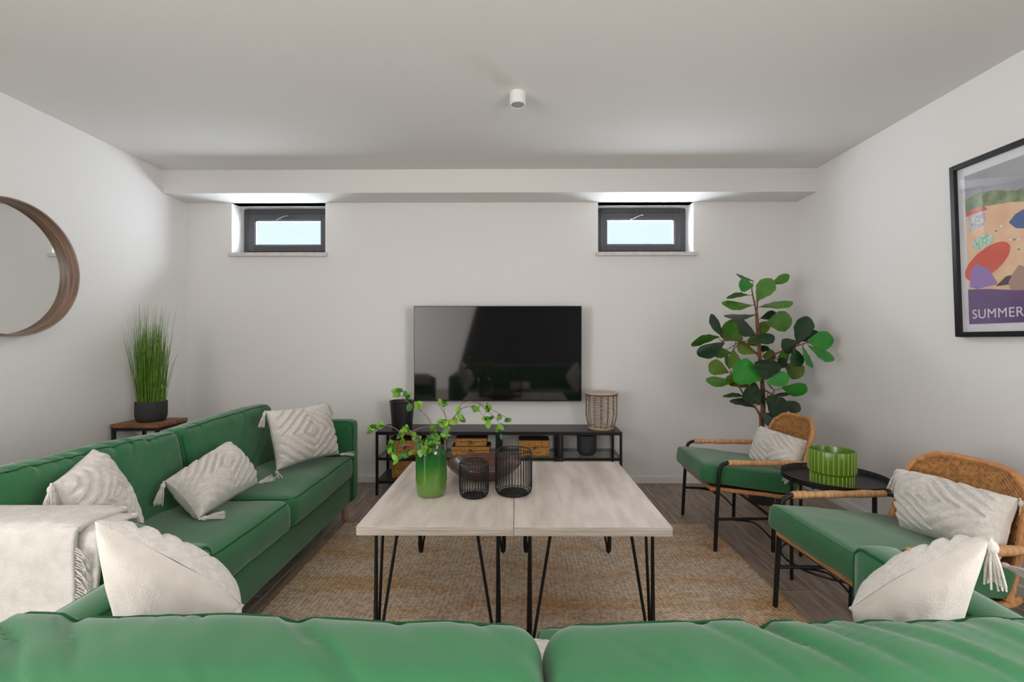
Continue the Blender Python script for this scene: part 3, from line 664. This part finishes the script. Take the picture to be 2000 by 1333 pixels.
# ============================================================ armchairs
def armchair(label, loc, deg):
    t = thing('rattan_armchair', label, 'armchair', loc, math.radians(deg), 'rattan armchairs with green seats')
    hw = .305
    for s in (1, -1):
        y = s*hw
        fl = obj('leg', B().tube(catmull([(0, y*1.02, 0), (.012, y*1.01, .25), (.025, y, .46)], 5)+catmull([(.028, y, .49), (.04, y, .525), (.075, y, .543)], 4), .0115, 10), M['black'], t)
        obj('leg', B().tube([(.355, y*.93, 0), (.36, y*.92, .2), (.40, y*.88, .345)], .0115, 10), M['black'], t)
        obj('arm_tube', B().tube(catmull([(.07, y, .542), (.3, y, .543), (.545, y*.99, .541), (.60, y*.96, .52), (.625, y*.9, .47), (.6, y*.85, .38)], 5), .0105, 10), M['black'], t)
        wb = B(); m = 46
        wb.tube([(.08+.46*k/m, y*(1 if k < 40 else .997), .543) for k in range(m+1)], [.0165+.0011*(k % 2)+(.002*math.sin(k*.4)) for k in range(m+1)], 12)
        obj('arm_wrap', wb, M['cane'], t)
        obj('stretcher', B().tube([(.01, y*1.01, .2), (.36, y*.92, .2)], .009, 8), M['black'], t)
        obj('brace', B().tube(catmull([(.12, y*.985, .195), (.25, y*.93, .17), (.355, y*.92, .07)], 5), .005, 6), M['black'], t)
    obj('cross_bar', B().tube([(.36, -hw*.92, .2), (.36, hw*.92, .2)], .009, 8), M['black'], t)
    obj('cross_bar', B().tube([(.02, -hw, .345), (.02, hw, .345)], .009, 8), M['black'], t)
    # one-piece woven shell: seat pan running up into the back
    prof = catmull([(-.005, 0, .372), (.1, 0, .35), (.3, 0, .315), (.46, 0, .30), (.545, 0, .335), (.59, 0, .44), (.63, 0, .58), (.665, 0, .70), (.685, 0, .775)], 5)
    m = len(prof)-1
    def half(v):
        k = v*m/5
        if k < 4: return .275
        return .275-.012*(k-4)
    def fn(u, v):
        p = prof[int(round(v*m))]; s = 2*u-1
        w = half(v)
        if v > .84:
            q = (v-.84)/.16; w *= 1-.10*q**3
        y = s*w; p = p.copy()
        lift = .035*s*s
        if v < .5: p.z += lift*.9*(min(1, v*4))
        else: p.x -= .075*s*s*(1-.3*v); p.z -= .04*abs(s)**7*max(0, v-.85)/.15
        return Vector((p.x, y, p.z))
    obj('woven_shell', B().grid(fn, 18, m), M['rattan'], t, solid=.012, angle=60)
    rim = [fn(0, k/m) for k in range(m+1)]+[fn(k/18, 1) for k in range(1, 18)]+[fn(1, 1-k/m) for k in range(m+1)]+[fn(1-k/18, 0) for k in range(1, 18)]
    rr = []
    for i in range(len(rim)):
        a, c = rim[i], rim[(i+1) % len(rim)]; rr += [a, (a+c)/2]
    obj('shell_rim', B().tube(rr, [.0125+.0012*(i % 2) for i in range(len(rr))], 8, closed=True), M['rattanrim'], t)
    b, p = boxed(.60, .555, .115, .03, (.004, .004, .012), (24, 24, 8), .004, int(loc[1]*10), 0)
    mt = Matrix.Translation((.235, 0, .432)) @ Matrix.Rotation(math.radians(6.5), 4, 'Y')
    c = obj('seat_cushion', b.xf(mt), M['green'], t); obj('piping', p.xf(mt), M['green'], c)
    return t
armchair('rattan armchair with green seat standing by the fig plant', (1.216, 3.138, 0), -2.4)
armchair('rattan armchair with green seat nearest the viewer at right', (1.258, 1.93, 0), 3.4)
def tray_table():
    t = thing('tray_table', 'round black metal tray table between the two armchairs', 'side table', (1.722, 2.54, 0))
    R = .25; z = .535
    obj('tray', B().lathe([(.001, z-.012), (R-.012, z-.012), (R, z-.008), (R+.002, z+.02), (R-.001, z+.022), (R-.004, z+.018), (R-.012, z-.004), (.001, z-.006)], 72), M['black'], t)
    for k in range(4):
        a = PI+k*PI/2+.12; x, y = R*math.cos(a), R*math.sin(a)
        obj('leg', B().tube([(x*.99, y*.99, 0), (x*.99, y*.99, z+.014)], .009, 8), M['black'], t)
    obj('leg_ring', B().tube(ring(R*1.0, .09, 48), .006, 6, closed=True), M['black'], t)
tray_table()
def ribbed_pot():
    c = W(1624.5, 940, 2.43)
    t = thing('ribbed_planter', 'lime green ribbed ceramic planter on the black tray table', 'planter', (c.x, 2.43, .5295))
    R = .104; n = 30
    obj('body', B().lathe([(.001, 0), (.09, 0), (.094, .003), (.094, .068), (.096, .072), (.102, .076), (R, .08), (R, .184), (.102, .189), (.098, .189), (.096, .184), (.093, .05), (.085, .012), (.001, .01)], 78), M['ribpot'], t)
    for z0, z1, r in ((.004, .068, .094), (.08, .187, R)):
        r0 = obj('rib', B().tube([(r, 0, z0), (r+.0012, 0, z0+.004), (r+.0012, 0, z1-.004), (r, 0, z1)], .0026, 6), M['ribhi'], t)
        for k in range(1, n):
            q = r0.copy(); col.objects.link(q); q.parent = t; q.rotation_euler = (0, 0, 2*PI*k/n)
ribbed_pot()
# ============================================================ corner table with grass
def corner_table():
    t = thing('corner_table', 'small rustic wooden table behind the left sofa', 'side table', (-2.78, 3.52, 0))
    z = .672
    for k in range(3): obj('top_board', B().box(-.175, .175, -.155+k*.1035, -.155+k*.1035+.1025, z-.026, z), M['rustic'], t, smooth=False, bevel=.002)
    for x in (-1, 1):
        for y in (-1, 1): obj('leg', B().box(x*.16-.01, x*.16+.01, y*.14-.01, y*.14+.01, 0, z-.026), M['black'], t, smooth=False)
    obj('apron', B().box(-.15, .15, -.149, -.131, z-.05, z-.026).box(-.15, .15, .131, .149, z-.05, z-.026).box(-.169, -.151, -.13, .13, z-.05, z-.026).box(.151, .169, -.13, .13, z-.05, z-.026), M['black'], t, smooth=False)
    g = thing('potted_grass', 'tall ornamental grass in a black pot in the corner', 'plant', (-2.775, 3.52, z))
    obj('pot', B().lathe([(.001, 0), (.075, 0), (.088, .006), (.098, .024), (.102, .05), (.102, .148), (.1, .152), (.097, .148), (.095, .04), (.001, .03)], 48), M['graphite'], g)
    obj('soil', B().lathe([(.001, .125), (.09, .125), (.09, .122), (.001, .122)], 30), M['soil'], g)
    rn = random.Random(11); b = B()
    for k in range(340):
        a = rn.uniform(0, 2*PI); r = .085*math.sqrt(rn.random()); L = rn.choice((rn.uniform(.3, .5), rn.uniform(.42, .62), rn.uniform(.46, .66), rn.uniform(.55, .8)))
        sp = rn.gauss(0, .035)+.035*r/.085; dx, dy = math.cos(a), math.sin(a); p0 = Vector((dx*r, dy*r, .12)); w = rn.uniform(.0015, .0027)
        bend = rn.uniform(.1, 1.0); bz = rn.uniform(-1.9, 1.9); pts = []
        for i in range(6):
            s = i/5
            pts.append(p0+Vector((dx*sp*s+math.cos(bz)*.05*bend*s**3, dy*sp*s*.8+math.sin(bz)*.04*bend*s**3, L*s-.03*bend*s**4)))
        b.tube(pts, [w, w, w*.95, w*.8, w*.55, w*.2], 3, cap=False)
    obj('grass_blades', b, M['grass'], g)['kind'] = 'stuff'
corner_table()
# ============================================================ fiddle leaf fig
def fig():
    o = (1330, 520); sc = 4.166; YD = 3.72
    Z = lambda x, y, d=YD: W(o[0]+x/sc, o[1]+y/sc, d)
    foot = Z(655, 1330, YD); foot.z = 0
    t = thing('fiddle_leaf_fig', 'tall fiddle leaf fig plant in the right corner', 'plant', foot)
    obj('pot', B().lathe([(.001, 0), (.085, 0), (.09, .004), (.105, .19), (.106, .2), (.1, .2), (.097, .17), (.001, .17)], 40), M['graphite'], t)
    def limb(name, P, r0, r1):
        pts = catmull([Z(*p) if isinstance(p, tuple) else p for p in P], 5); m = len(pts)
        obj(name, B().tube([p-foot for p in pts], [r0+(r1-r0)*k/(m-1) for k in range(m)], 10), M['bark'], t); return pts
    pts = limb('trunk', [foot+Vector((0, 0, .165)), (658, 1330), (668, 1150), (662, 950), (640, 720), (622, 480), (615, 380)], .021, .011)
    pts += limb('branch', [(617, 400), (600, 310), (580, 215), (575, 160)], .007, .004)
    pts += limb('branch', [(617, 390), (622, 300), (628, 240)], .006, .004)
    pts += limb('branch', [(640, 740), (590, 690), (480, 610, YD-.06), (330, 610, YD-.1)], .009, .005)
    pts += limb('branch', [(650, 800), (720, 740), (830, 690, YD-.1), (1030, 620, YD-.2)], .009, .005)
    pts += limb('branch', [foot+Vector((-.01, 0, .166)), (650, 1300, YD-.02), (625, 1180, YD-.04), (520, 1060, YD-.08), (400, 850, YD-.1)], .013, .005)
    pts += limb('branch', [(665, 1000), (740, 1040, YD-.08), (760, 1010, YD-.1)], .007, .004)
    D, MI, BR, OL = 0, 1, 2, 3
    leaves = [(590,120,445,72,44,D,.02),(590,160,468,150,95,BR,-.03),(620,280,735,105,110,MI,-.06),(735,150,882,78,52,MI,.03),(545,238,370,242,34,MI,0),(572,318,333,316,74,MI,-.04),
     (640,330,905,308,54,MI,.0),(600,395,352,430,46,D,.03),(650,425,775,385,62,D,.03),(695,465,900,440,142,MI,-.05),(612,560,445,470,112,D,-.1),(500,600,345,470,165,MI,.0),(655,570,690,450,80,OL,.04),
     (600,622,750,575,72,D,-.08),(350,582,232,398,96,D,-.08),(308,580,80,626,74,MI,-.12),(350,620,140,738,86,D,-.1),(600,710,455,640,90,OL,-.02),(630,650,555,580,80,MI,.05),(405,705,238,690,86,MI,.0),
     (425,680,432,835,56,OL,-.03),(372,680,385,840,66,MI,.05),(385,865,222,800,108,OL,-.05),(655,925,422,822,182,BR,-.16),(430,935,203,940,62,MI,-.06),(560,990,375,895,92,OL,-.04),(688,925,718,758,190,D,-.2),
     (700,955,874,895,104,BR,-.2),(790,830,850,760,78,D,-.05),(870,770,820,690,90,MI,.03),(850,800,992,890,120,OL,.02),(825,990,1024,1022,100,BR,-.15),(950,615,815,675,112,D,-.18),(945,635,1032,412,66,D,-.16),
     (960,610,1112,540,70,D,-.1),(1030,612,1232,605,132,BR,-.22),(1040,650,1238,768,94,BR,-.2),(988,650,1062,830,84,BR,-.24),(920,670,962,818,98,D,-.2),(520,1065,342,1045,44,MI,-.03),(605,1155,412,1068,60,D,.0),
     (650,1125,525,990,135,D,-.1),(640,1010,555,970,70,D,.02),(700,1060,882,1048,46,D,-.04),(695,1070,850,1195,142,D,-.1),(830,1105,968,1175,84,D,.0),(655,1195,775,1285,95,D,-.05),(690,1090,575,1060,90,D,-.06),
     (665,735,770,735,95,OL,.06),(660,700,700,650,60,D,.06),(905,700,880,640,70,D,-.05)]
    rn = random.Random(6)
    for (bx, by, tx, ty, w, c, dy) in leaves:
        d = YD+dy; b0, t0 = Z(bx, by, d), Z(tx, ty, d+rn.uniform(-.05, .03)); L = (t0-b0).length
        wm = w/sc*d/F*1.2; real = max(wm, min(.7*L, .15))
        ax = (t0-b0).normalized(); per = ax.cross(Vector((0, 1, 0))).normalized()
        sv = per*wm+Vector((0, 1, 0))*math.sqrt(max(0, real*real-wm*wm))*rn.choice((-1, 1))
        flip = sv.cross(ax)
        cl = rn.uniform(.02, .1); lf = leaf_mesh(L, real, rn, cl, .03, 12, 1.55, .10)
        # keep the tip where it was measured although the blade curls
        lobj = obj('leaf', orient(lf, b0-foot, t0-foot, sv if flip.y < 0 or True else -sv), M['fig'][c], t, angle=180)
        mr = B().tube([(0, L*k/8, -cl*L*(k/8)**2+.0012) for k in range(9)], [.0024-.0019*k/8 for k in range(9)], 5)
        obj('midrib', orient(mr, b0-foot, t0-foot, sv), M['vein'] if c else M['fig'][1], lobj)
        q = min(pts, key=lambda p: (p-b0).length)
        vb = B(); ndir = (sv.normalized().cross(ax))
        vb.tube([q-foot, (q*.5+b0*.5)-foot+Vector((0, 0, -.006)), b0-foot, b0+(t0-b0)*.3-foot], [.0032, .0028, .0026, .0016], 6)
        obj('petiole', vb, M['bark'], lobj)
fig()
# ============================================================ mirror, poster, ceiling lamp
def mirror():
    t = thing('round_mirror', 'large round mirror with deep walnut rim on the left wall', 'mirror', (XL, 2.685, 1.708)); R = .4; dp = .08
    mt = Matrix.Rotation(PI/2, 4, 'Y')
    obj('rim', B().lathe([(R-.014, .002), (R, .002), (R, dp), (R-.008, dp), (R-.014, .016), (R-.014, .002)], 96, caps=False).xf(mt), M['veneer'], t)
    obj('mirror_glass', B().lathe([(.001, .012), (R-.013, .012), (R-.013, .016), (.001, .016)], 96).xf(mt), M['mirror'], t, smooth=False)
mirror()
def poster():
    t = thing('framed_poster', 'black framed beach poster with purple band on the right wall', 'poster', (XR-.004, 2.655, 1.305), 0)
    t.rotation_euler = (0, math.radians(-2.1), 0)
    Wd, Hh, fw = .66, .955, .026
    # local: -x faces the room, y runs from 0 (far edge) to -Wd, z up
    obj('frame', B().box(-.034, 0, -fw, 0, 0, Hh).box(-.034, 0, -Wd, -Wd+fw, 0, Hh).box(-.034, 0, -Wd+fw, -fw, 0, fw).box(-.034, 0, -Wd+fw, -fw, Hh-fw, Hh), M['black'], t, smooth=False, bevel=.002)
    obj('mat_board', B().box(-.012, -.002, -Wd+fw, -fw, fw, Hh-fw), M['print_white'], t, smooth=False)
    pr = obj('print', B().box(-.0128, -.012, -Wd+.066, -.066, .068, Hh-.072), mat('poster_sky', (150, 152, 160), .6, c2=(172, 172, 176), scale=5), t, smooth=False)
    y0, y1, z0, z1 = -.066, -Wd+.066, .068, Hh-.072
    P = lambda a, c, k: (-.0128-.0003*k, y0+(y1-y0)*a, z0+(z1-z0)*c)
    def flat(name, poly, c, k, c2=None, scale=20):
        b = B(); n = len(poly); b.add([P(a, q, k) for a, q in poly], [tuple(range(n))]); obj(name, b, mat('ink_'+name, c, .6, c2=c2, scale=scale), pr, smooth=False)
    el = lambda ca, cc, ra, rc, n=28, r=0: [(ca+ra*math.cos(2*PI*k/n)*math.cos(r)-rc*math.sin(2*PI*k/n)*math.sin(r)*1.4, cc+rc*math.sin(2*PI*k/n)*math.cos(r)+ra*math.cos(2*PI*k/n)*math.sin(r)*.7) for k in range(n)]
    flat('hill', [(0, .55), (1, .55), (1, .82), (.85, .87), (.7, .83), (.5, .8), (.3, .845), (.15, .86), (0, .84)], (150, 160, 120), 1, (96, 120, 84), 22)
    flat('beach', [(0, .2), (1, .2), (1, .58), (.7, .7), (.45, .74), (.2, .76), (0, .74)], (236, 200, 164), 2, (226, 182, 142), 14)
    flat('sea', [(.42, .62), (.48, .575), (.62, .55), (.8, .52), (1, .5), (1, .8), (.85, .76), (.65, .70), (.48, .66)], (54, 84, 140), 3, (70, 104, 158), 10)
    flat('house', [(.03, .62), (.2, .64), (.2, .735), (.03, .725)], (214, 206, 204), 3, (150, 150, 170), 60)
    flat('roof', [(.0, .725), (.23, .735), (.19, .765), (.03, .765)], (196, 98, 70), 4)
    rn = random.Random(9)
    for k in range(26):
        a, c = rn.uniform(.05, .95), rn.uniform(.44, .62)
        if a > .4 and c > .53: c -= .1
        flat('beach_speck', el(a, c, .012, .007, 6), rn.choice([(240, 236, 230), (120, 110, 150), (190, 90, 80), (90, 130, 140)]), 4)
    flat('striped_parasol', el(.17, .535, .11, .042, r=.2), (122, 190, 160), 5, (214, 226, 214), 60)
    flat('red_parasol', el(.2, .40, .25, .085, r=.5), (218, 88, 62), 6, (206, 76, 56), 8)
    flat('lilac_towel', [(.02, .25), (.1, .23), (.3, .25), (.22, .35), (.1, .4), (.04, .36)], (150, 120, 184), 7)
    flat('dark_wrap', [(.28, .235), (.5, .24), (.8, .26), (1, .27), (1, .32), (.75, .3), (.55, .3), (.38, .29)], (66, 60, 66), 7)
    flat('tan_shape', [(.42, .2), (.6, .19), (.68, .25), (.6, .31), (.5, .35), (.44, .3), (.4, .25)], (170, 138, 124), 8)
    flat('purple_band', [(0, 0), (1, 0), (1, .27), (.7, .22), (.45, .2), (.2, .225), (0, .235)], (100, 74, 128), 7.5, (108, 80, 122), 6)
    cu = bpy.data.curves.new('poster_text', 'FONT'); cu.body = 'SUMMER'; cu.size = .07; cu.extrude = .0002; cu.space_character = 1.06
    to = bpy.data.objects.new('tmp_text', cu); col.objects.link(to); dg = bpy.context.evaluated_depsgraph_get(); dg.update()
    me = bpy.data.meshes.new_from_object(to.evaluated_get(dg)); bpy.data.objects.remove(to)
    o = bpy.data.objects.new('lettering', me); col.objects.link(o); o.parent = pr; me.materials.clear(); me.materials.append(M['print_white'])
    sx = .262/max(v.co.x for v in me.vertices)
    for v in me.vertices: v.co = Vector((-.0158-v.co.z, y0-.018-v.co.x*sx, z0+.03+v.co.y))
    obj('glazing', B().box(-.019, -.0175, -Wd+fw, -fw, fw, Hh-fw), glassy('picture_glass', (1, 1, 1)), t, smooth=False)
poster()
def ceiling_lamp():
    c = W(1011, 184, 2.72)
    t = thing('ceiling_spot', 'small white cylindrical spot lamp on the ceiling', 'ceiling lamp', (c.x, 2.72, H))
    obj('housing', B().lathe([(.001, 0), (.046, 0), (.046, -.068), (.044, -.07), (.038, -.07), (.036, -.066), (.001, -.064)], 40), M['trim'], t)
    obj('lens', B().lathe([(.001, -.0655), (.036, -.0655), (.035, -.068), (.001, -.069)], 32), mat('grey_diffuser', (168, 166, 163), .5), t)
ceiling_lamp()
